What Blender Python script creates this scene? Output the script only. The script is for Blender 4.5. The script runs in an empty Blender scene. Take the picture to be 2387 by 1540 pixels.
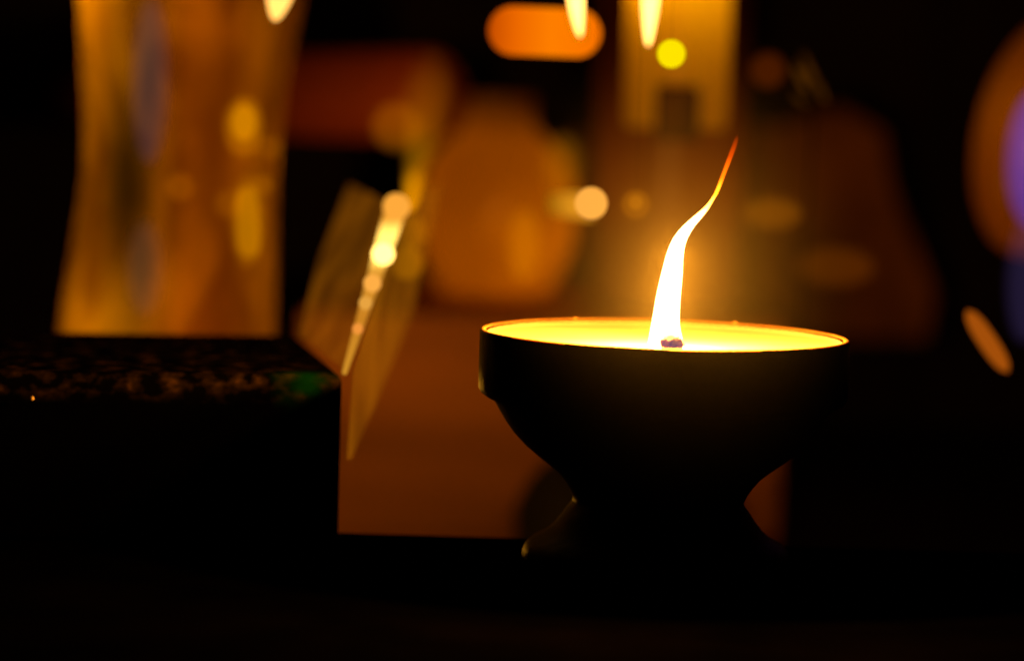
import bpy, bmesh, math, random
from mathutils import Vector, Matrix, noise

SC = bpy.context.scene
COL = SC.collection
random.seed(7)

# ------------------------------------------------------------------ camera
ROLL, PITCH, F = math.radians(1.7), math.radians(4.55), 85 / 36 * 2387
CAMPOS = Vector((0, 0, 0.081))
fwd = Vector((0, math.cos(PITCH), -math.sin(PITCH)))
r0, u0 = Vector((1, 0, 0)), Vector((0, math.sin(PITCH), math.cos(PITCH)))
rgt = r0 * math.cos(ROLL) + u0 * math.sin(ROLL)
up = u0 * math.cos(ROLL) - r0 * math.sin(ROLL)
cd = bpy.data.cameras.new('camera')
cam = bpy.data.objects.new('camera', cd)
COL.objects.link(cam)
cam.matrix_world = Matrix(((rgt.x, up.x, -fwd.x, CAMPOS.x), (rgt.y, up.y, -fwd.y, CAMPOS.y),
                           (rgt.z, up.z, -fwd.z, CAMPOS.z), (0, 0, 0, 1)))
cd.lens, cd.sensor_width, cd.sensor_fit = 85, 36, 'HORIZONTAL'
cd.clip_start, cd.clip_end = 0.005, 20
cd.dof.use_dof = True
cd.dof.focus_distance = 0.445
cd.dof.aperture_fstop = 8.0
SC.camera = cam


def at(px, py, Y):
    """point of the place seen at (px, py) of the 2387 px wide photograph, Y metres ahead"""
    d = fwd + rgt * ((px - 1193.5) / F) - up * ((py - 770) / F)
    return CAMPOS + d * (Y / d.y)


def px(n, Y):
    return n * Y / F


# ------------------------------------------------------------------ world and exposure (night, no sun)
W = bpy.data.worlds.new('World')
SC.world = W
W.use_nodes = True
W.node_tree.nodes['Background'].inputs[0].default_value = (0.9, 0.5, 0.25, 1)
W.node_tree.nodes['Background'].inputs[1].default_value = 0.0001
SC.view_settings.view_transform = 'Standard'
SC.view_settings.look = 'None'
SC.view_settings.exposure = 0
SC.view_settings.gamma = 1
SC.view_settings.use_curve_mapping = False
cy = SC.cycles
cy.use_adaptive_sampling = False
cy.use_denoising = True
cy.max_bounces = 6
cy.transparent_max_bounces = 12
cy.volume_bounces = 0
cy.sample_clamp_indirect = 2.0
cy.sample_clamp_direct = 0
cy.caustics_reflective = False
cy.caustics_refractive = False


# ------------------------------------------------------------------ materials
def newmat(name):
    m = bpy.data.materials.new(name)
    m.use_nodes = True
    nt = m.node_tree
    nt.nodes.clear()
    return m, nt, nt.nodes.new('ShaderNodeOutputMaterial')


def N(nt, t, **kw):
    n = nt.nodes.new(t)
    for k, v in kw.items():
        setattr(n, k, v)
    return n


def ramp(nt, src, stops):
    r = N(nt, 'ShaderNodeValToRGB')
    e = r.color_ramp.elements
    while len(e) < len(stops):
        e.new(0.5)
    for el, (p, c) in zip(e, stops):
        el.position = p
        el.color = c if len(c) == 4 else (*c, 1)
    nt.links.new(src, r.inputs[0])
    return r.outputs[0]


def noise_out(nt, scale, detail=4, stretch=(1, 1, 1), coord='Object', dist=0.0):
    tc = N(nt, 'ShaderNodeTexCoord')
    mp = N(nt, 'ShaderNodeMapping')
    mp.inputs['Scale'].default_value = stretch
    nz = N(nt, 'ShaderNodeTexNoise')
    nz.inputs['Scale'].default_value = scale
    nz.inputs['Detail'].default_value = detail
    nz.inputs['Distortion'].default_value = dist
    nt.links.new(tc.outputs[coord], mp.inputs[0])
    nt.links.new(mp.outputs[0], nz.inputs[0])
    return nz.outputs[0]


def surf(name, c1, c2, scale=60, rough=0.6, bump=0.0, stretch=(1, 1, 1), metal=0, spec=0.3, sss=0, sss_r=None):
    m, nt, out = newmat(name)
    b = N(nt, 'ShaderNodeBsdfPrincipled')
    nz = noise_out(nt, scale, 6, stretch)
    nt.links.new(ramp(nt, nz, [(0.3, c1), (0.7, c2)]), b.inputs['Base Color'])
    b.inputs['Roughness'].default_value = rough
    b.inputs['Metallic'].default_value = metal
    b.inputs['Specular IOR Level'].default_value = spec
    if sss:
        b.inputs['Subsurface Weight'].default_value = 1
        b.inputs['Subsurface Radius'].default_value = sss_r
        b.inputs['Subsurface Scale'].default_value = sss
    if bump:
        bp = N(nt, 'ShaderNodeBump')
        bp.inputs['Strength'].default_value = bump
        bp.inputs['Distance'].default_value = 0.0005
        nt.links.new(noise_out(nt, scale * 3, 8, stretch), bp.inputs['Height'])
        nt.links.new(bp.outputs[0], b.inputs['Normal'])
    nt.links.new(b.outputs[0], out.inputs[0])
    return m


def glow(name, color, strength, soft=0.0, stops=None, axis=2, thin=False):
    """a thing that gives off light; soft thins its rim out, stops vary it along an axis"""
    m, nt, out = newmat(name)
    e = N(nt, 'ShaderNodeEmission')
    e.inputs[0].default_value = (*color, 1)
    e.inputs[1].default_value = strength
    sh = e.outputs[0]
    if stops:
        tc = N(nt, 'ShaderNodeTexCoord')
        sp = N(nt, 'ShaderNodeSeparateXYZ')
        nt.links.new(tc.outputs['Generated'], sp.inputs[0])
        nt.links.new(ramp(nt, sp.outputs[axis], stops), e.inputs[0])
    if thin:                                   # thin lit glass: light adds to what is seen through it
        lw = N(nt, 'ShaderNodeLayerWeight')
        lw.inputs[0].default_value = 0.5
        mr = N(nt, 'ShaderNodeMapRange')
        for k, v in (('From Min', 1.0), ('From Max', max(0.02, 1 - soft)), ('To Min', 0.0), ('To Max', strength)):
            mr.inputs[k].default_value = v
        mr.interpolation_type = 'SMOOTHSTEP'
        nt.links.new(lw.outputs['Facing'], mr.inputs[0])
        gm = N(nt, 'ShaderNodeNewGeometry')
        bk = N(nt, 'ShaderNodeMath', operation='SUBTRACT')
        bk.inputs[0].default_value = 1
        nt.links.new(gm.outputs['Backfacing'], bk.inputs[1])
        ml = N(nt, 'ShaderNodeMath', operation='MULTIPLY')
        nt.links.new(mr.outputs[0], ml.inputs[0])
        nt.links.new(bk.outputs[0], ml.inputs[1])
        nt.links.new(ml.outputs[0], e.inputs[1])
        tr = N(nt, 'ShaderNodeBsdfTransparent')
        ad = N(nt, 'ShaderNodeAddShader')
        nt.links.new(sh, ad.inputs[0])
        nt.links.new(tr.outputs[0], ad.inputs[1])
        sh = ad.outputs[0]
    elif soft:
        lw = N(nt, 'ShaderNodeLayerWeight')
        lw.inputs[0].default_value = 0.5
        mr = N(nt, 'ShaderNodeMapRange')
        mr.inputs['From Min'].default_value = 1 - soft
        mr.inputs['From Max'].default_value = 1.0
        mr.interpolation_type = 'SMOOTHSTEP'
        tr = N(nt, 'ShaderNodeBsdfTransparent')
        mx = N(nt, 'ShaderNodeMixShader')
        nt.links.new(lw.outputs['Facing'], mr.inputs[0])
        nt.links.new(mr.outputs[0], mx.inputs[0])
        nt.links.new(sh, mx.inputs[1])
        nt.links.new(tr.outputs[0], mx.inputs[2])
        sh = mx.outputs[0]
    nt.links.new(sh, out.inputs[0])
    return m


def glassy(name, stops, scale=30, stretch=(1, 1, 0.25), gloss=0.015, clear=0.0, detail=2):
    """frosted tinted glass: lets a lamp inside shine through"""
    m, nt, out = newmat(name)
    nz = noise_out(nt, scale, detail, stretch)
    c = ramp(nt, nz, stops)
    t = N(nt, 'ShaderNodeBsdfTranslucent')
    d = N(nt, 'ShaderNodeBsdfDiffuse')
    g = N(nt, 'ShaderNodeBsdfGlossy')
    g.inputs['Roughness'].default_value = 0.25
    nt.links.new(c, t.inputs[0])
    nt.links.new(c, d.inputs[0])
    a = N(nt, 'ShaderNodeMixShader')
    a.inputs[0].default_value = 0.25
    nt.links.new(t.outputs[0], a.inputs[1])
    nt.links.new(d.outputs[0], a.inputs[2])
    b = N(nt, 'ShaderNodeMixShader')
    b.inputs[0].default_value = gloss
    nt.links.new(a.outputs[0], b.inputs[1])
    nt.links.new(g.outputs[0], b.inputs[2])
    o = b.outputs[0]
    if clear:
        tr = N(nt, 'ShaderNodeBsdfTransparent')
        k = N(nt, 'ShaderNodeMixShader')
        k.inputs[0].default_value = clear
        nt.links.new(o, k.inputs[1])
        nt.links.new(tr.outputs[0], k.inputs[2])
        o = k.outputs[0]
    nt.links.new(o, out.inputs[0])
    return m


def emissive_sheet(name, lo, hi, scale):
    """clear sheet: the light on its face is put in as uneven faint emission"""
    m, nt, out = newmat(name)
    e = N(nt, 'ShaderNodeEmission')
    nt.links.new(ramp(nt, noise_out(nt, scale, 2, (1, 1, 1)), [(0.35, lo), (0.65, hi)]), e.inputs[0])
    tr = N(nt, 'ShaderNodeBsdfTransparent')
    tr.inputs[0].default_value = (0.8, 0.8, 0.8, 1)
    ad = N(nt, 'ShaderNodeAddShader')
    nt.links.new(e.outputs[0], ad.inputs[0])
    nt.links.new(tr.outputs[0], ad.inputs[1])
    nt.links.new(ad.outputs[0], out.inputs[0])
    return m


# ------------------------------------------------------------------ building helpers
def link(name, me, mat=None, parent=None, loc=None):
    o = bpy.data.objects.new(name, me)
    COL.objects.link(o)
    if mat:
        me.materials.append(mat)
    if loc is not None:
        o.location = loc
    if parent:
        o.parent = parent
    return o


def tag(o, label=None, cat=None, group=None, kind=None):
    for k, v in (('label', label), ('category', cat), ('group', group), ('kind', kind)):
        if v:
            o[k] = v
    return o


def thing(name, label, cat, loc, group=None):
    o = bpy.data.objects.new(name, None)
    o.empty_display_size = 0.01
    COL.objects.link(o)
    o.location = loc
    return tag(o, label, cat, group)


def mesh(name, verts, faces, smooth=True):
    me = bpy.data.meshes.new(name)
    me.from_pydata([tuple(v) for v in verts], [], faces)
    me.update()
    bm = bmesh.new()
    bm.from_mesh(me)
    bmesh.ops.recalc_face_normals(bm, faces=bm.faces)
    bm.to_mesh(me)
    bm.free()
    for p in me.polygons:
        p.use_smooth = smooth
    return me


def lathe(name, prof, n=96, wob=0.0, closed=False, seed=0.0):
    """prof: (r, z) list; wob is a hand-made unevenness in metres"""
    V, Fc = [], []
    for (r, z) in prof:
        for i in range(n):
            a = 2 * math.pi * i / n
            rr, zz = r, z
            if wob and r > 0.001:
                q = Vector((math.cos(a) * 2 + seed, math.sin(a) * 2, z * 60))
                rr += wob * noise.noise(q)
                zz += wob * 0.5 * noise.noise(q * 1.7 + Vector((5, 5, 5)))
            V.append((rr * math.cos(a), rr * math.sin(a), zz))
    m = len(prof)
    for j in range(m if closed else m - 1):
        k = (j + 1) % m
        for i in range(n):
            i2 = (i + 1) % n
            Fc.append((j * n + i, j * n + i2, k * n + i2, k * n + i))
    return mesh(name, V, Fc)


def ellipsoid(name, rx, ry, rz, n=40, m=24):
    V, Fc = [(0, 0, rz)], []
    for j in range(1, m):
        t = math.pi * j / m
        for i in range(n):
            a = 2 * math.pi * i / n
            V.append((rx * math.sin(t) * math.cos(a), ry * math.sin(t) * math.sin(a), rz * math.cos(t)))
    V.append((0, 0, -rz))
    for i in range(n):
        Fc.append((0, 1 + i, 1 + (i + 1) % n))
        b = 1 + (m - 2) * n
        Fc.append((len(V) - 1, b + (i + 1) % n, b + i))
    for j in range(m - 2):
        for i in range(n):
            a, b = 1 + j * n + i, 1 + j * n + (i + 1) % n
            Fc.append((a, b, b + n, a + n))
    return mesh(name, V, Fc)


def tube(name, pts, radii, n=16, cap=True):
    """swept round bar through world points"""
    V, Fc = [], []
    for k, p in enumerate(pts):
        t = (pts[min(k + 1, len(pts) - 1)] - pts[max(k - 1, 0)]).normalized()
        a = t.cross(Vector((0, 1, 0)))
        if a.length < 0.1:
            a = t.cross(Vector((1, 0, 0)))
        a.normalize()
        b = t.cross(a)
        r = radii[k] if isinstance(radii, (list, tuple)) else radii
        for i in range(n):
            w = 2 * math.pi * i / n
            V.append(p + a * (r * math.cos(w)) + b * (r * math.sin(w)))
    for k in range(len(pts) - 1):
        for i in range(n):
            Fc.append((k * n + i, k * n + (i + 1) % n, (k + 1) * n + (i + 1) % n, (k + 1) * n + i))
    if cap:
        Fc.append(tuple(range(n)))
        Fc.append(tuple((len(pts) - 1) * n + i for i in range(n)))
    return mesh(name, V, Fc)


def box(name, x0, x1, y0, y1, z0, z1, bevel=0.0, seg=3):
    bm = bmesh.new()
    bmesh.ops.create_cube(bm, size=1)
    for v in bm.verts:
        v.co = ((x0 + x1) / 2 + v.co.x * (x1 - x0), (y0 + y1) / 2 + v.co.y * (y1 - y0), (z0 + z1) / 2 + v.co.z * (z1 - z0))
    if bevel:
        bmesh.ops.bevel(bm, geom=list(bm.edges), offset=bevel, segments=seg, profile=0.5, affect='EDGES')
    me = bpy.data.meshes.new(name)
    bm.to_mesh(me)
    bm.free()
    return me


def slab(name, corners, thick):
    """a plate through four (or more) points with real thickness"""
    n = (corners[1] - corners[0]).cross(corners[-1] - corners[0]).normalized() * thick
    k = len(corners)
    V = list(corners) + [c + n for c in corners]
    Fc = [tuple(range(k)), tuple(range(2 * k - 1, k - 1, -1))]
    Fc += [(i, (i + 1) % k, (i + 1) % k + k, i + k) for i in range(k)]
    return mesh(name, V, Fc, smooth=False)


def lamp_light(name, loc, watts, color, radius, parent):
    ld = bpy.data.lights.new(name, 'POINT')
    ld.energy, ld.color, ld.shadow_soft_size = watts, color, radius
    o = bpy.data.objects.new(name, ld)
    COL.objects.link(o)
    o.parent = parent
    o.location = Vector(loc) - parent.location
    return o


WARM = (1.0, 0.36, 0.035)
AMB = (1.0, 0.40, 0.02)
GOLD = (1.0, 0.46, 0.01)

# ------------------------------------------------------------------ the setting
m_black = surf('black_lacquer', (0.0004, 0.0003, 0.0003), (0.0010, 0.0007, 0.0006), 40, 0.9, 0.1, spec=0.0)
m_wood = surf('red_brown_wood', (0.50, 0.19, 0.04), (0.74, 0.29, 0.06), 9, 0.6, 0.15, (1, 4, 6))
m_wall = surf('dark_wall', (0.03, 0.02, 0.014), (0.05, 0.03, 0.02), 6, 0.9)
m_table = surf('dark_table_wood', (0.03, 0.012, 0.006), (0.05, 0.02, 0.01), 9, 0.7, 0.15, (1, 4, 6))
m_cord = surf('dark_cord', (0.002, 0.0015, 0.001), (0.003, 0.002, 0.001), 80, 0.9, spec=0)

TABLE_Z = -0.10
tag(link('tabletop', box('tabletop', -1.2, 1.2, 0.1, 1.6, TABLE_Z - 0.03, TABLE_Z, 0.004), m_table), kind='structure')
tag(link('back_wall', box('back_wall', -1.6, 1.6, 1.7, 1.76, -0.6, 1.4), m_wall), kind='structure')

BC = at(1548, 777, 0.458)            # rim centre of the bowl
K = px(1, 0.458)                     # metres per photo pixel at the bowl
SHELF_Z = BC.z - 545 * K
shelf = link('black_shelf', box('black_shelf', -0.4, 0.4, 0.25, 0.458 + 0.0265, TABLE_Z, SHELF_Z, 0.0008), m_black)
tag(shelf, 'flat black shelf slab under the bowl lamp and the stone block', 'shelf')

# ------------------------------------------------------------------ stone block
def mathnode(nt, op, src, b=0.0, c=0.0):
    n = N(nt, 'ShaderNodeMath', operation=op)
    nt.links.new(src, n.inputs[0])
    n.inputs[1].default_value = b
    n.inputs[2].default_value = c
    return n.outputs[0]


def stone_mat():
    m, nt, out = newmat('speckled_black_stone')
    b = N(nt, 'ShaderNodeBsdfPrincipled')
    n1 = noise_out(nt, 330, 3, (0.7, 0.55, 1.0), dist=0.15)
    base = ramp(nt, n1, [(0.46, (0.001, 0.0008, 0.0006)), (0.60, (0.014, 0.008, 0.003)), (0.80, (0.07, 0.034, 0.011))])
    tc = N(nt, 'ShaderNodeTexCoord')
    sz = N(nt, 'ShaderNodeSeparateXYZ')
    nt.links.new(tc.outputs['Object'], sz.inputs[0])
    top_mask = ramp(nt, mathnode(nt, 'MULTIPLY_ADD', sz.outputs[2], 150, 0.9), [(0.0, (0, 0, 0)), (0.5, (1, 1, 1))])  # speckle kept near the top, plain near black further down
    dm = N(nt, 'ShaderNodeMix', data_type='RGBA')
    nt.links.new(top_mask, dm.inputs['Factor'])
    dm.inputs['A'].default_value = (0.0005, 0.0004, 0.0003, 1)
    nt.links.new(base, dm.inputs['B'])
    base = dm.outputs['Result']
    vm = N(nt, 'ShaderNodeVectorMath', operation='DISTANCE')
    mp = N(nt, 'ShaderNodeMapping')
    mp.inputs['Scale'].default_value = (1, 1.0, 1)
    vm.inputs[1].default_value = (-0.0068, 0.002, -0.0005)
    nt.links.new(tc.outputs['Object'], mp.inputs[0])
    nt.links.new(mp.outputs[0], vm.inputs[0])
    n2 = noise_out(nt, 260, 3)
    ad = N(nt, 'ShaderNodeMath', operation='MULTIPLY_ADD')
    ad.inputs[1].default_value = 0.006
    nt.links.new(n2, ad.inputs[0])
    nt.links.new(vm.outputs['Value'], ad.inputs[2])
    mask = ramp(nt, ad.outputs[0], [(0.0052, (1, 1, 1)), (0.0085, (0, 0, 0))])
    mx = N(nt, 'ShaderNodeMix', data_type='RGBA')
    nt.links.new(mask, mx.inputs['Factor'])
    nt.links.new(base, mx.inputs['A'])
    mx.inputs['B'].default_value = (0.002, 0.036, 0.004, 1)  # green reflection painted into the stone colour
    nt.links.new(mx.outputs['Result'], b.inputs['Base Color'])
    b.inputs['Roughness'].default_value = 0.9
    b.inputs['Specular IOR Level'].default_value = 0.0
    bp = N(nt, 'ShaderNodeBump')
    bp.inputs['Strength'].default_value = 0.4
    bp.inputs['Distance'].default_value = 0.0008
    nt.links.new(n1, bp.inputs['Height'])
    nt.links.new(bp.outputs[0], b.inputs['Normal'])
    nt.links.new(b.outputs[0], out.inputs[0])
    return m


C0 = at(799, 874, 0.474)             # its front right top corner
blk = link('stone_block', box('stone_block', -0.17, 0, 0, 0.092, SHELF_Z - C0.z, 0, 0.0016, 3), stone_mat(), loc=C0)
blk.rotation_euler.z = math.radians(10.7)
tag(blk, 'black speckled stone block with a painted green reflection near its top corner', 'stone block')

fl = link('fleck', ellipsoid('fleck', 0.0004, 0.0003, 0.0004, 12, 8), surf('pale_fleck', (0.5, 0.35, 0.15), (0.8, 0.6, 0.3), 400, 0.5), blk,
          Matrix.Rotation(-math.radians(10.7), 3, 'Z') @ (at(75, 928, 0.4604) - C0))

# ------------------------------------------------------------------ bowl lamp
def clay_mat():
    m, nt, out = newmat('fired_clay')
    b = N(nt, 'ShaderNodeBsdfPrincipled')
    nz = noise_out(nt, 120, 8)
    nt.links.new(ramp(nt, nz, [(0.3, (0.30, 0.16, 0.04)), (0.7, (0.40, 0.23, 0.06))]), b.inputs['Base Color'])
    b.inputs['Roughness'].default_value = 0.65
    b.inputs['Specular IOR Level'].default_value = 0.2
    b.inputs['Subsurface Weight'].default_value = 0.5
    b.inputs['Subsurface Radius'].default_value = (1.0, 0.35, 0.1)
    b.inputs['Subsurface Scale'].default_value = 0.0012
    bp = N(nt, 'ShaderNodeBump')
    bp.inputs['Strength'].default_value = 0.25
    bp.inputs['Distance'].default_value = 0.0004
    nt.links.new(noise_out(nt, 500, 6), bp.inputs['Height'])
    nt.links.new(bp.outputs[0], b.inputs['Normal'])
    nt.links.new(b.outputs[0], out.inputs[0])
    return m


m_clay = clay_mat()
RIM = 431
outer = [(RIM - 3, 0), (RIM, -3), (RIM, -20), (RIM, -80), (RIM, -136), (RIM - 6, -146), (RIM - 20, -156), (RIM - 32, -160),
         (393, -166), (381, -186), (366, -211), (345, -240), (318, -268), (290, -291), (262, -312), (238, -332),
         (220, -354), (208, -374), (200, -391), (203, -400), (216, -417), (230, -438), (247, -459), (270, -478),
         (296, -492), (312, -508), (318, -526), (318, -545)]
inner = [(RIM - 8, 1), (RIM - 14, -2), (RIM - 20, -9), (RIM - 36, -22), (RIM - 60, -60), (RIM - 110, -140), (240, -230), (120, -275), (0.5, -285)]
prof = [(r * K, z * K) for r, z in ([(0.5, -545)] + outer[::-1] + inner)]
bowl = thing('oil_lamp', 'dark clay bowl lamp on a waisted foot, full of wax with one tall bent flame', 'oil lamp', (BC.x, BC.y, SHELF_Z))
up_ = Vector((0, 0, BC.z - SHELF_Z))
body = link('bowl', lathe('bowl', prof, 192, wob=0.00007), m_clay, bowl, up_)
body.data.materials.append(surf('shaded_outside', (0.008, 0.004, 0.002), (0.018, 0.008, 0.004), 90, 0.42, 0.35, spec=0.02))
NOUT = 192 * (len(outer) - 1)
for p in body.data.polygons:                 # outside painted black-brown as shade, bare clay at the lip and inside
    c = p.center
    if (c.x ** 2 + c.y ** 2) ** 0.5 > (RIM - 1.5) * K or c.z < -2.5 * K and not (c.z > -300 * K and (c.x ** 2 + c.y ** 2) ** 0.5 < (RIM - 20) * K and p.normal.z > 0.0):
        p.material_index = 1
# grains stuck on the rim
for ang, c_ in ((math.radians(62), 0.0005), (math.radians(118), 0.0004)):
    link('rim_crumb', ellipsoid('rim_crumb', c_, c_, c_ * 0.6, 10, 6), m_clay, bowl, up_ + Vector(((RIM - 6) * K * math.cos(ang), (RIM - 6) * K * math.sin(ang), 0.0001)))


def wax_mat():
    m, nt, out = newmat('pale_wax')
    b = N(nt, 'ShaderNodeBsdfPrincipled')
    nt.links.new(ramp(nt, noise_out(nt, 40, 3), [(0.3, (0.66, 0.46, 0.26)), (0.7, (0.86, 0.64, 0.40))]), b.inputs['Base Color'])
    b.inputs['Roughness'].default_value = 0.5
    b.inputs['Specular IOR Level'].default_value = 0.1
    nt.links.new(b.outputs[0], out.inputs[0])
    return m


wr = RIM - 16
wp = [(0.5, -11), (150, -11), (300, -11), (wr - 30, -11), (wr - 12, -10), (wr - 4, -8), (wr + 1, -5)]
link('wax', lathe('wax', [(r * K, z * K) for r, z in wp], 128, wob=0.0001), wax_mat(), bowl, up_)

# flame: outline (row, left, right) read off the photograph, a round tongue in depth
FY = BC.y - 0.0275
rows = [(1406, 212, 440), (1380, 208, 436), (1350, 213, 430), (1300, 222, 417), (1250, 232, 410), (1180, 245, 411), (1100, 258, 415),
        (1020, 275, 422), (950, 292, 428), (850, 318, 432), (800, 334, 437), (760, 350, 445), (725, 367, 457), (700, 385, 470),
        (675, 404, 484), (650, 427, 500), (625, 453, 521), (600, 480, 543), (575, 510, 563), (550, 540, 583), (525, 567, 598), (500, 590, 612),
        (475, 607, 628), (450, 622, 645), (425, 633, 657), (400, 643, 668), (350, 661, 687), (300, 680, 706), (250, 697, 727), (200, 715, 747),
        (150, 734, 765), (110, 749, 775), (90, 760, 776), (78, 768, 774)]


def flame_mesh(name, rows, conv, Y, origin, depth=0.8, n=28):
    V, Fc = [], []
    for (y, l, r) in rows:
        L, R = at(*conv(l, y), Y), at(*conv(r, y), Y)
        c, h = (L + R) / 2 - origin, (R - L).length / 2
        for i in range(n):
            a = 2 * math.pi * i / n
            V.append((c.x + h * math.cos(a), c.y + h * depth * math.sin(a), c.z + (R - L).z / 2 * math.cos(a)))
    for k in range(len(rows) - 1):
        for i in range(n):
            Fc.append((k * n + i, k * n + (i + 1) % n, (k + 1) * n + (i + 1) % n, (k + 1) * n + i))
    Fc += [tuple(range(n)), tuple((len(rows) - 1) * n + i for i in range(n))]
    return mesh(name, V, Fc)


m, nt, out = newmat('flame')
e = N(nt, 'ShaderNodeEmission')
tc = N(nt, 'ShaderNodeTexCoord')
sp = N(nt, 'ShaderNodeSeparateXYZ')
nt.links.new(tc.outputs['Generated'], sp.inputs[0])
nt.links.new(ramp(nt, sp.outputs[2], [
    (0.0, (1, 0.58, 0.24)), (0.56, (1, 0.56, 0.22)), (0.66, (0.85, 0.34, 0.04)), (0.72, (0.30, 0.10, 0.003)),
    (0.80, (0.14, 0.022, 0.0003)), (0.90, (0.05, 0.0038, 0.0)), (1.0, (0.004, 0.0002, 0.0))]), e.inputs[0])
lw = N(nt, 'ShaderNodeLayerWeight')
lw.inputs[0].default_value = 0.5
pw = N(nt, 'ShaderNodeMapRange')
pw.interpolation_type = 'SMOOTHERSTEP'
for k, v in (('From Min', 1.0), ('From Max', 0.30), ('To Min', 0.0), ('To Max', 8.0)):
    pw.inputs[k].default_value = v
nt.links.new(lw.outputs['Facing'], pw.inputs[0])
nt.links.new(pw.outputs[0], e.inputs[1])
tr = N(nt, 'ShaderNodeBsdfTransparent')
ad = N(nt, 'ShaderNodeAddShader')
nt.links.new(e.outputs[0], ad.inputs[0])
nt.links.new(tr.outputs[0], ad.inputs[1])
nt.links.new(ad.outputs[0], out.inputs[0])
flame = link('flame', flame_mesh('flame', rows, lambda x, y: (1432 + 0.372 * x, 286.5 + 0.372 * y), FY, bowl.location), m, bowl)
for x, y, w, rr in ((1552, 755, 0.6, 0.0019), (1562, 680, 0.8, 0.0016), (1577, 600, 0.7, 0.0013)):
    lamp_light('flame_light', at(x, y, FY), w, WARM, rr, bowl)

# wick: a charred twist of cotton at the foot of the flame
wk = at(1566, 800, FY - 0.0048) - bowl.location
e = ellipsoid('wick', px(27, 0.43), px(20, 0.43), px(22, 0.43), 48, 32)
for v in e.vertices:
    q = v.co * 1500
    v.co *= 1 + 0.16 * noise.noise(q) + 0.10 * noise.noise(q * 2.7)
m, nt, out = newmat('charred_wick')
b = N(nt, 'ShaderNodeBsdfPrincipled')
nt.links.new(ramp(nt, noise_out(nt, 900, 6, (1, 1, 2.5)), [(0.4, (0.03, 0.02, 0.03)), (0.65, (0.4, 0.3, 0.3))]), b.inputs['Base Color'])
nt.links.new(ramp(nt, noise_out(nt, 500, 4), [(0.35, (0.06, 0.035, 0.16)), (0.7, (0.22, 0.09, 0.09))]), b.inputs['Emission Color'])
b.inputs['Emission Strength'].default_value = 1.0
b.inputs['Roughness'].default_value = 0.9
nt.links.new(b.outputs[0], out.inputs[0])
link('wick', e, m, bowl, wk)

# ------------------------------------------------------------------ tall glass behind the block, left
GBX = at(405, 780, 0.70).x


def tall_mat():
    m, nt, out = newmat('streaky_amber_glass')
    tc = N(nt, 'ShaderNodeTexCoord')
    sp = N(nt, 'ShaderNodeSeparateXYZ')
    nt.links.new(tc.outputs['Generated'], sp.inputs[0])
    cx = ramp(nt, sp.outputs[0], [(0.02, (0.50, 0.30, 0.02)), (0.18, (0.70, 0.42, 0.03)), (0.27, (0.50, 0.32, 0.03)), (0.36, (0.40, 0.26, 0.05)),
                                  (0.43, (0.55, 0.30, 0.06)), (0.55, (0.75, 0.32, 0.03)), (0.70, (0.50, 0.20, 0.02)), (0.82, (0.60, 0.30, 0.03)), (0.97, (0.16, 0.06, 0.01))])
    nz = ramp(nt, noise_out(nt, 60, 3, (1.2, 1.2, 0.5), dist=0.5), [(0.38, (0.45, 0.38, 0.30)), (0.62, (1, 1, 1))])
    mx = N(nt, 'ShaderNodeMix', data_type='RGBA', blend_type='MULTIPLY')
    mx.inputs['Factor'].default_value = 1
    nt.links.new(cx, mx.inputs['A'])
    nt.links.new(nz, mx.inputs['B'])
    # darker patches and bluish reflections painted into the glass colour
    for (bx, by, rx, ry, c) in ((290, 410, 72, 250, (0.05, 0.036, 0.005)), (352, 180, 42, 220, (0.12, 0.10, 0.20)), (335, 620, 40, 130, (0.20, 0.16, 0.20)), (500, 330, 50, 220, (0.26, 0.09, 0.01))):
        cpt = at(bx, by, 0.672)
        mp = N(nt, 'ShaderNodeMapping')
        mp.inputs['Location'].default_value = (-(cpt.x - GBX) / px(rx, 0.672), 0, -(cpt.z - TABLE_Z) / px(ry, 0.672))
        mp.inputs['Scale'].default_value = (1 / px(rx, 0.672), 0, 1 / px(ry, 0.672))
        nt.links.new(tc.outputs['Object'], mp.inputs[0])
        ln = N(nt, 'ShaderNodeVectorMath', operation='LENGTH')
        nt.links.new(mp.outputs[0], ln.inputs[0])
        f = ramp(nt, ln.outputs['Value'], [(0.25, (0.85, 0.85, 0.85)), (1.0, (0, 0, 0))])
        m2 = N(nt, 'ShaderNodeMix', data_type='RGBA')
        nt.links.new(f, m2.inputs['Factor'])
        nt.links.new(mx.outputs['Result'], m2.inputs['A'])
        m2.inputs['B'].default_value = (*c, 1)
        mx = m2
    t = N(nt, 'ShaderNodeBsdfTranslucent')
    g = N(nt, 'ShaderNodeBsdfGlossy')
    g.inputs['Roughness'].default_value = 0.3
    k = N(nt, 'ShaderNodeMixShader')
    k.inputs[0].default_value = 0.0
    nt.links.new(mx.outputs['Result'], t.inputs[0])
    nt.links.new(t.outputs[0], k.inputs[1])
    nt.links.new(g.outputs[0], k.inputs[2])
    nt.links.new(k.outputs[0], out.inputs[0])
    return m


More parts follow.
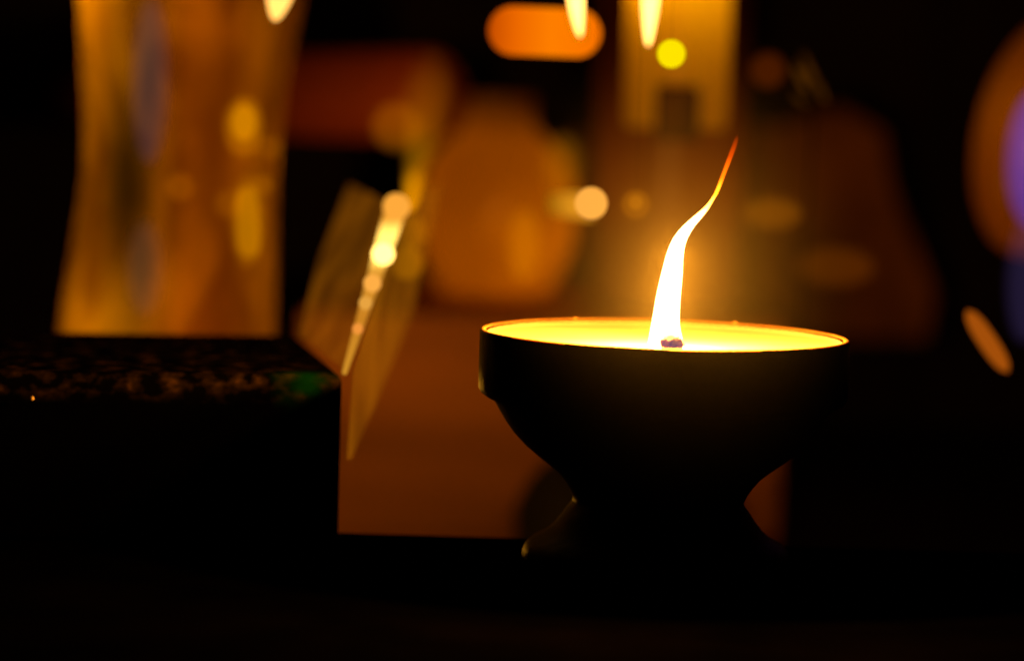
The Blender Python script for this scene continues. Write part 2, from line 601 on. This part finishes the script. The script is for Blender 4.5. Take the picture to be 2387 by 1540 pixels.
GY = 0.70
gb = at(405, 780, GY)
G = thing('glass_lantern', 'tall waisted amber glass lantern with a painted bluish reflection behind the stone block', 'lantern', (gb.x, GY, TABLE_Z))
q = px(1, GY)
zt = lambda y: at(405, y, GY).z - TABLE_Z
gp = [(392, 250, 900), (392, 250, 770), (397, 245, 680), (404, 237, 580), (411, 229, 480), (415, 225, 400), (418, 227, 300), (421, 236, 200), (426, 247, 100), (432, 258, 0), (440, 268, -120), (448, 275, -300)]
prof = [(0.0005, 0.001), (240 * q, 0.001)] + [(r * q, zt(y)) for _, r, y in gp if zt(y) > 0.003]
sh = lathe('shell', prof, 96)
for v in sh.vertices:                        # hand-blown: its axis drifts a little to one side
    z = v.co.z
    for (ca, _, ya), (cb, _, yb) in zip(gp, gp[1:]):
        if zt(ya) <= z <= zt(yb):
            t = (z - zt(ya)) / (zt(yb) - zt(ya))
            v.co.x += ((ca + (cb - ca) * t) - 405) * q
            break
    else:
        if z < zt(900):
            v.co.x += (392 - 405) * q
link('shell', sh, tall_mat(), G)
lamp_light('candle_light', (gb.x - 0.005, GY - 0.004, zt(770) + TABLE_Z), 0.018, GOLD, 0.006, G)
lamp_light('candle_light', (gb.x + 0.005, GY, zt(350) + TABLE_Z), 0.008, GOLD, 0.006, G)
lamp_light('candle_light', (gb.x - 0.012, GY - 0.006, zt(-10) + TABLE_Z), 0.022, (1, 0.46, 0.01), 0.006, G)

# ------------------------------------------------------------------ hanging lamps, and glow shapes for blurred light
def hanger(parent, p):
    """thin cord up out of the picture"""
    top = Vector((p.x, p.y, 0.42))
    link('cord', tube('cord', [p - parent.location, top - parent.location], 0.000025, 6), m_cord, parent)


def ball(label, x, y, rx, Y, color, s, ry=None, soft=0.0, group='glow balls standing in for blurred lights', stops=None, axis=0, rot=0, thin=False, core=None):
    p = at(x, y, Y)
    ry = ry or rx
    T = thing('glow_ball', label, 'bulb', p, group)
    o = link('globe', ellipsoid('globe', px(rx, Y), px(min(rx, ry), Y), px(ry, Y)), glow('ball_glow', color, s, soft, stops, axis, thin), T)
    if core:
        c_, k_ = core
        link('glowing_core', ellipsoid('glowing_core', px(rx * k_, Y), px(rx * k_ * 0.8, Y), px(ry * k_, Y)), glow('core', c_, 1.0, 0.5, thin=True), T, (0, 0, px(ry * 0.12, Y)))
    o.rotation_euler.y = math.radians(rot)
    hanger(T, p + Vector((0, 0, px(ry, Y))) * 0.9)  # cord added for the glow ball
    return T


ball('bright peach glow ball, largest glowing disc left of the clay bowl flame', 1378, 474, 38, 0.50, (1.0, 0.42, 0.06), 1.0)
ball('dim brown glow ball between the peach glow ball and the bowl flame', 1482, 476, 36, 0.50, (0.12, 0.04, 0.0004), 1.0, soft=0.5, thin=True, core=((0.14, 0.05, 0.001), 0.5))
ball('lemon yellow glow ball in front of the amber glass tube', 1565, 126, 33, 0.50, (1.0, 0.78, 0.0), 1.0)
ball('soft amber glow ball with a brighter centre in front of the tall waisted lantern', 568, 295, 50, 0.58, (0.16, 0.055, 0.0), 1.0, ry=72, soft=0.7, thin=True, core=((0.26, 0.11, 0.0), 0.6))
ball('small brown glow ball touching the lower right of the soft amber one', 628, 345, 30, 0.57, (0.07, 0.022, 0.0), 1.0, soft=0.4, thin=True)
ball('small brown glow ball at the upper right of the long upright amber one', 612, 432, 26, 0.56, (0.08, 0.028, 0.0), 1.0, soft=0.4, thin=True)
ball('small brown glow ball at the left flank of the long upright amber one', 530, 475, 32, 0.58, (0.06, 0.02, 0.0), 1.0, soft=0.5, thin=True)
ball('amber glow ball just right of the glowing plate edge, upper of two', 958, 540, 38, 0.58, (0.12, 0.04, 0.0), 1.0, soft=0.4, thin=True)
ball('amber glow ball just right of the glowing plate edge, lower of two', 948, 612, 40, 0.57, (0.16, 0.055, 0.0), 1.0, soft=0.4, thin=True)
ball('dim amber glow ball at the upper right shoulder of the wide amber vase', 1310, 385, 50, 0.80, (0.10, 0.035, 0.0), 1.0, ry=70, soft=0.9, thin=True)
ball('long faint bluish grey reflection built as a glow ball high on the tall waisted lantern', 350, 190, 44, 0.66, (0.004, 0.007, 0.018), 1.0, ry=190, soft=0.9, thin=True, group='coloured bulbs')
ball('short faint bluish grey reflection built as a glow ball near the foot of the tall waisted lantern', 338, 625, 44, 0.66, (0.003, 0.004, 0.008), 1.0, ry=110, soft=0.9, thin=True, group='coloured bulbs')
ball('faint brown glow ball low on the middle of the tall waisted lantern', 420, 436, 34, 0.56, (0.09, 0.025, 0.0), 1.0, soft=0.5, thin=True)
T = ball('long upright amber glow ball in front of the tall waisted lantern', 577, 515, 40, 0.58, (0.10, 0.034, 0.0), 1.0, ry=110, soft=0.5, thin=True)
Y = 0.58
pts = [at(x, y, Y) - T.location for x, y in ((572, 435), (574, 445), (576, 480), (578, 530), (580, 570), (581, 590), (581, 600))]
link('bright_core', tube('bright_core', pts, [px(v, Y) for v in (10, 22, 27, 29, 28, 22, 8)], 24), glow('bright_core', (0.2, 0.085, 0.0), 1.0, 0.5, thin=True), T)
ball('faint dark orange oval glow ball to the right of the bowl flame', 1800, 497, 70, 0.66, (0.11, 0.032, 0.0003), 1.0, ry=40, soft=0.9, thin=True)
ball('faint dark red oval glow ball right of the bowl flame and above the bowl rim', 1945, 622, 95, 0.72, (0.055, 0.012, 0.0), 1.0, ry=50, soft=0.9, thin=True)
ball('faint dark red glow ball above the tip of the bowl flame', 1790, 165, 44, 0.66, (0.055, 0.008, 0.0), 1.0, soft=0.8, thin=True)


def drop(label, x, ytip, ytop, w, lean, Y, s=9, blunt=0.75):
    """flame reflection, point down, built as a glowing drop"""
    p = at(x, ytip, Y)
    T = thing('flame_reflection', label, 'bulb', p, 'flame reflections built as glowing drops, point down')
    V, n = [], 24  # glowing drop stands in for a flame reflected in glass
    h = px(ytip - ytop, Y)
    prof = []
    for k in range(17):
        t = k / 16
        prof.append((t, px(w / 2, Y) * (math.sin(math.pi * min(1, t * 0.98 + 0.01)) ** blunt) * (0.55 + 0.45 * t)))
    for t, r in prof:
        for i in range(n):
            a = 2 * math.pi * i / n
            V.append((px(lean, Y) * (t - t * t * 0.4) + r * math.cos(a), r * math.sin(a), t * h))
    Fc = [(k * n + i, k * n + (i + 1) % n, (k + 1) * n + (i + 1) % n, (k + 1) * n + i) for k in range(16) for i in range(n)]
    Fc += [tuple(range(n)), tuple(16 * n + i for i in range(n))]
    link('globe', mesh('globe', V, Fc), glow('reflection_glow', (1, 0.5, 0.10), s, soft=0.45), T)
    hanger(T, p + Vector((px(lean * 0.6, Y), 0, h * 0.97)))  # cord added for the glowing drop


drop('white flame reflection built as a glowing drop in front of the orange capsule lamp', 1352, 84, -110, 50, -34, 0.56, 5, 0.48)
drop('white flame reflection built as a glowing drop in front of the amber glass tube', 1511, 106, -120, 52, 4, 0.56, 5, 0.48)
drop('white flame reflection built as a glowing drop at the top edge of the tall waisted lantern', 642, 48, -120, 96, 30, 0.55, 2, 0.45)

# orange capsule lamp
Y = 0.57
p0, p1 = at(1195, 72, Y), at(1345, 78, Y)
T = thing('glowing_capsule', 'bright orange capsule lamp lying level, cut by a white flame reflection', 'lamp', (p0 + p1) / 2)
pts, rad = [], []
R = px(56, Y)
d = (p1 - p0).normalized()
for k in range(9):
    a = math.pi / 2 * (k / 8)
    pts.append(p0 - d * R * math.cos(a)); rad.append(max(R * math.sin(a), 0.0002))
for k in range(9):
    a = math.pi / 2 * (k / 8)
    pts.append(p1 + d * R * math.sin(a)); rad.append(max(R * math.cos(a), 0.0002))
link('tube', tube('tube', [p - T.location for p in pts], rad, 32), glow('orange_glass', (1, 0.2, 0), 1, 0.0, [(0.0, (0.55, 0.07, 0)), (0.25, (0.85, 0.14, 0)), (0.55, (1, 0.21, 0)), (1, (0.95, 0.17, 0))], 0), T)
hanger(T, (p0 + p1) / 2 + Vector((0, 0, R * 0.9)))

ball('soft yellow brown glow ball low in front of the wide amber vase', 1222, 570, 40, 0.74, (0.16, 0.055, 0.0), 1.0, ry=85, soft=0.8, thin=True)
Y = 0.66
p0, p1 = at(1275, 474, Y), at(1385, 482, Y)
T = thing('glowing_capsule', 'pale amber light streak built as a level glowing capsule right behind the peach glow ball', 'lamp', (p0 + p1) / 2)  # streak of light beside the disc built as a glowing capsule
link('tube', tube('tube', [p0 - T.location, (p0 * 0.7 + p1 * 0.3) - T.location, p1 - T.location], [px(22, Y), px(28, Y), px(30, Y)], 24), glow('amber_streak', (1, 1, 1), 1, 0.3, [(0, (0.28, 0.09, 0.0)), (0.5, (0.70, 0.27, 0.01)), (1, (0.75, 0.30, 0.015))], 0), T)
hanger(T, p0)  # cord added for the light streak

# amber glass tube, right, with the dark holder of its candle at the bottom
Y = 0.78
tc_ = at(1578, 160, Y)
T = thing('hanging_tube_lantern', 'yellow amber glass tube lantern with a dark arched notch at its foot', 'lantern', tc_)
R, zb, ztp = px(120, Y), at(1578, 300, Y).z - tc_.z, at(1578, -260, Y).z - tc_.z
m_tube = glassy('yellow_amber_glass', [(0.3, (0.70, 0.42, 0.03)), (0.7, (0.85, 0.62, 0.05))], 40)
link('shell', lathe('shell', [(R * 0.95, zb), (R, zb + 0.004), (R, 0), (R, ztp)], 64), m_tube, T)
lamp_light('candle_light', tc_ + Vector((-0.005, 0, px(225, Y))), 0.025, (1, 0.50, 0.01), 0.006, T)
hz = at(1565, 205, Y).z - tc_.z
link('candle_holder', lathe('candle_holder', [(0.0003, hz), (px(44, Y), hz), (px(50, Y), hz - px(8, Y)), (px(50, Y), zb - 0.004), (0.0003, zb - 0.004)], 40),
     surf('holder_brown', (0.05, 0.022, 0.01), (0.08, 0.035, 0.015), 40, 0.7), T, (-0.001, -R - 0.008 , 0))
hanger(T, tc_ + Vector((R, 0, ztp - 0.001)))

# ------------------------------------------------------------------ wooden things behind
# low crate whose front fills the gap between block and bowl
BX0, BX1 = at(700, 740, 0.95), at(1835, 740, 0.95)
crate_top = at(1100, 735, 0.95).z
crate = link('wooden_crate', box('wooden_crate', BX0.x, BX1.x, 0.95, 1.4, TABLE_Z, crate_top, 0.002), m_wood)
tag(crate, 'low red brown wooden crate seen between the stone block and the clay bowl', 'crate')

# amber glass vase on the crate
VY = 1.08
vb = at(1150, 700, VY)
V_ = thing('amber_vase', 'wide blurred amber glass vase in the middle, left of the bowl flame', 'vase', (vb.x, VY, crate_top))
q = px(1, VY)
zv = lambda y: at(1150, y, VY).z - crate_top
m_vase = glassy('brown_amber_glass', [(0.3, (0.36, 0.155, 0.004)), (0.7, (0.58, 0.27, 0.008))], 26, (1, 1, 1))
vp = [(0.5, 0.0006), (90 * q, 0.0006), (125 * q, zv(680)), (158 * q, zv(630)), (180 * q, zv(560)), (188 * q, zv(490)), (182 * q, zv(430)), (160 * q, zv(375)), (125 * q, zv(335)), (90 * q, zv(300)), (80 * q, zv(260)), (86 * q, zv(225))]
vp[0] = (0.0005, 0.0006)
link('shell', lathe('shell', vp, 64), m_vase, V_)
lamp_light('candle_light', (vb.x + px(30, VY), VY, zv(520) + crate_top), 0.042, GOLD, 0.012, V_)

# added candle, unseen behind the block, to brighten the front of the crate
TY = 0.72
tb = at(620, 1010, TY)
TL = thing('added_candle', 'small unseen candle added behind the speckled stone block to light the crate', 'candle', (tb.x, TY, TABLE_Z))
hgt = tb.z - TABLE_Z
link('added_cup', lathe('added_cup', [(0.0005, 0.0), (0.017, 0.0), (0.019, hgt - 0.016), (0.0182, hgt - 0.016), (0.0182, hgt - 0.019)], 48), m_wall, TL)
link('wax', lathe('wax', [(0.0005, hgt - 0.019), (0.018, hgt - 0.019), (0.018, hgt - 0.03), (0.0005, hgt - 0.03)], 48), m_table, TL)  # wax of the added candle
link('flame', lathe('flame', [(0.0003, hgt - 0.018), (0.0028, hgt - 0.014), (0.0036, hgt - 0.009), (0.0022, hgt + 0.001), (0.0003, hgt + 0.009)], 24), glow('added_small_flame', (1, 0.5, 0.1), 8, 0.6, thin=True), TL)
lamp_light('candle_light', (tb.x, TY, tb.z), 0.13, AMB, 0.002, TL)

# squat dark pot behind the foot of the bowl
PY = 0.82
pb = at(1470, 1180, PY)
q = px(1, PY)
pot = link('dark_pot', lathe('dark_pot', [(0.0005, 0), (220 * q, 0), (260 * q, 0.010), (275 * q, 0.03), (270 * q, pb.z - TABLE_Z), (240 * q, pb.z - TABLE_Z + 60 * q), (180 * q, pb.z - TABLE_Z + 120 * q), (150 * q, pb.z - TABLE_Z + 130 * q), (140 * q, pb.z - TABLE_Z + 100 * q), (0.0005, pb.z - TABLE_Z + 90 * q)], 64), surf('sooty_iron', (0.006, 0.004, 0.003), (0.012, 0.008, 0.006), 60, 0.8, 0.2), None, (pb.x, PY, TABLE_Z))
tag(pot, 'squat black pot behind the foot of the clay bowl', 'pot')

# tall red brown jar on the crate, behind the tube lantern
JY = 1.02
jb = at(1550, 600, JY)
J = thing('tall_jar', 'tall dull red brown glass jar behind the hanging amber glass tube', 'jar', (jb.x, JY, crate_top))
q = px(1, JY)
jp = [(0.0005, 0.0006), (170 * q, 0.0006), (172 * q, 0.02), (172 * q, 0.10), (176 * q, 0.17)]
link('shell', lathe('shell', jp, 64), glassy('red_brown_glass', [(0.3, (0.30, 0.08, 0.01)), (0.7, (0.42, 0.12, 0.012))], 25), J)
lamp_light('candle_light', (jb.x, JY, crate_top + 0.05), 0.010, AMB, 0.01, J)

# red beam behind the lantern
Y = 0.98
b0, b1 = at(-80, 215, 1.35), at(1000, 225, Y)
bm_ = tube('beam', [b0, b1], px(105, Y), 32)
beam = link('red_beam', bm_, surf('red_painted_wood', (0.42, 0.075, 0.015), (0.52, 0.10, 0.015), 20, 0.6))
tag(beam, 'dark red round beam running level behind the tall waisted lantern', 'beam')

# brown board behind the bowl
Y = 1.35
bd = slab('board', [at(1300, 330, Y), at(1560, 250, Y), at(1800, 300, Y), at(1960, 250, Y), at(2060, 310, Y), at(2075, 430, Y), at(2180, 690, Y), at(2160, 790, Y), at(1300, 780, Y)], 0.01)
board = link('brown_board', bd, surf('brown_board', (0.26, 0.10, 0.025), (0.72, 0.29, 0.06), 16, 0.8))
tag(board, 'dark brown board with a slanting right edge behind the bowl flame', 'board')

# ------------------------------------------------------------------ leaning glass plate, its edge highlight put in as glowing parts
e0, e1, e2 = at(803, 868, 0.486), at(925, 480, 0.55), at(985, 150, 0.70)
P = thing('glass_plate', 'leaning amber glass plate with a slanted highlight built as a glowing edge beside the stone block', 'glass plate', e0)
o = P.location
m_plate = emissive_sheet('plate_glass', (0.030, 0.008, 0.0002), (0.090, 0.026, 0.0005), 60)  # light on both panes put in as emission, the second brighter
m_plate2 = emissive_sheet('plate_glass_bright', (0.055, 0.016, 0.0003), (0.11, 0.034, 0.0006), 40)
bk_ = Vector((0, 0.004, 0))
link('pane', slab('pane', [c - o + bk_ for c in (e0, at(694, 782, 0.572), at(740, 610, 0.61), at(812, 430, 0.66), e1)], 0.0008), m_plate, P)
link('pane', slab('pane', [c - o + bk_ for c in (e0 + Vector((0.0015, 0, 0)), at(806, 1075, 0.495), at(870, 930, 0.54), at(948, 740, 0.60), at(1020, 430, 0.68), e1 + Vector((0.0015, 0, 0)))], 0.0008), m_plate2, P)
edge_pts = [e0.lerp(e1, t / 10) for t in range(11)]
er = [px(6 + 2.2 * k, 0.5) for k in range(11)]
link('edge_highlight', tube('edge_highlight', [c - o for c in edge_pts], er, 16),
     glow('highlight_glow', (1, 0.4, 0.04), 1, 0, [(0, (0.60, 0.26, 0.02)), (0.3, (0.60, 0.22, 0.015)), (0.55, (0.75, 0.32, 0.03)), (0.66, (2.0, 1.2, 0.2)), (0.76, (2.4, 1.4, 0.25)), (0.86, (0.9, 0.36, 0.03)), (1, (0.7, 0.24, 0.02))]), P)
tp = [e1.lerp(e2, t / 6) + Vector((0.003, 0, 0)) for t in range(7)]
link('upper_edge', tube('upper_edge', [c - o for c in tp], [px(v, 0.62) for v in (14, 30, 42, 56, 68, 72, 30)], 16),
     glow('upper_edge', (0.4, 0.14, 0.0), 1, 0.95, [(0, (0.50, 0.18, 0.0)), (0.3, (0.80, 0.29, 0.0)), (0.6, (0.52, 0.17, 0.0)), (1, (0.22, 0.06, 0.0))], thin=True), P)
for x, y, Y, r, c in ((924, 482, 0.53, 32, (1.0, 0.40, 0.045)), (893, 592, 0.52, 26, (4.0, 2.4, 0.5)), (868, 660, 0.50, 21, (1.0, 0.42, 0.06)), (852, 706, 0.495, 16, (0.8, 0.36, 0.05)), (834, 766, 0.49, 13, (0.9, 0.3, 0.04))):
    link('glint', ellipsoid('glint', px(r, Y), px(r, Y) * 0.5, px(r, Y)), glow('glint_glow', c, 1.0), P, at(x, y, Y) - o)  # bright spots of the edge highlight built as glowing parts

ball('soft amber glow ball left of the upper end of the leaning glass plate', 925, 295, 62, 0.68, (0.13, 0.038, 0.0), 1.0, ry=60, soft=0.8, thin=True)

# small sprig of leaves, upper right
S = thing('leaf_sprig', 'tiny dim green leaf sprig in the dark upper right', 'plant', at(1895, 300, 0.7))
for k, (x0, y0, x1, y1, w) in enumerate(((1850, 150, 1885, 215, 9), (1870, 120, 1905, 205, 8), (1890, 165, 1925, 235, 9), (1845, 215, 1880, 245, 8))):
    a_, b_ = at(x0, y0, 0.69 + 0.004 * k) - S.location, at(x1, y1, 0.69) - S.location
    link('leaf', tube('leaf', [a_.lerp(b_, t / 6) for t in range(7)], [px(max(0.5, w * math.sin(math.pi * (t + 0.4) / 7)), 0.7) for t in range(7)], 8), surf('olive_leaf', (0.08, 0.06, 0.008), (0.13, 0.10, 0.012), 200, 0.6), S)
link('stem', tube('stem', [at(1885, 215, 0.70) - S.location, Vector((0, 0, 0)), Vector((0.002, 0.05, TABLE_Z - S.location.z))], 0.0004, 8), m_cord, S)

# ------------------------------------------------------------------ right edge of the picture
Y = 0.80
gp_ = at(2432, 315, Y)
T = thing('globe_lantern', 'amber globe lantern with a blue violet light at the right edge', 'lantern', gp_)
link('shell', ellipsoid('shell', px(155, Y), px(155, Y), px(285, Y)), glassy('amber_globe', [(0.3, (0.5, 0.24, 0.02)), (0.7, (0.7, 0.33, 0.03))], 20), T).rotation_euler.y = math.radians(10)
lamp_light('candle_light', gp_ + Vector((-0.004, -0.004, 0.004)), 0.0026, GOLD, 0.01, T)
hanger(T, gp_ + Vector((0, 0, px(264, Y))))
ball('faint violet glow ball low at the right edge under the globe lantern', 2395, 650, 50, 0.70, (0.012, 0.008, 0.028), 1.0, ry=150, soft=0.9, thin=True, group='coloured bulbs')
ball('blue violet glow ball in front of the amber globe lantern', 2418, 370, 72, 0.70, (0.008, 0.018, 0.25), 1.0, ry=165, soft=0.9, thin=True, group='coloured bulbs')

Y = 0.56
c0, c1 = at(2262, 735, Y), at(2342, 855, Y)
T = thing('slanted_capsule_lamp', 'small dull orange capsule lamp slanting down at the right edge', 'lamp', (c0 + c1) / 2)
d = (c1 - c0).normalized()
pts, rad = [], []
for k in range(13):
    t = -1 + 2 * k / 12
    pts.append((c0 + c1) / 2 + d * t * px(88, Y) - T.location)
    rad.append(max(px(24, Y) * 0.9 * math.sqrt(max(0, 1 - abs(t) ** 2.6)), 0.0001))
link('tube', tube('tube', pts, rad, 24), glow('dull_orange_glass', (0.36, 0.075, 0.003), 1, 0.6), T)
hanger(T, c0)

# ------------------------------------------------------------------ lens glare round the flame, put in as an added lit volume
m, nt, out = newmat('glare_volume')
v = N(nt, 'ShaderNodeVolumePrincipled')
v.inputs['Color'].default_value = (0.90, 0.88, 0.46, 1)
tc = N(nt, 'ShaderNodeTexCoord')
ln = N(nt, 'ShaderNodeVectorMath', operation='LENGTH')
nt.links.new(tc.outputs['Object'], ln.inputs[0])
mr = N(nt, 'ShaderNodeMapRange')
mr.interpolation_type = 'SMOOTHSTEP'
mr.inputs['From Min'].default_value = 0
mr.inputs['From Max'].default_value = 1
mr.inputs['To Min'].default_value = 0.14
mr.inputs['To Max'].default_value = 0.0
nt.links.new(ln.outputs['Value'], mr.inputs[0])
nt.links.new(mr.outputs[0], v.inputs['Density'])
nt.links.new(v.outputs[0], out.inputs['Volume'])
sc_ = at(1590, 640, FY)
hz_ = link('flame_glare', ellipsoid('flame_glare', 1, 1, 1), m, None, sc_)
hz_.scale = (0.034, 0.048, 0.050)
tag(hz_, kind='stuff')
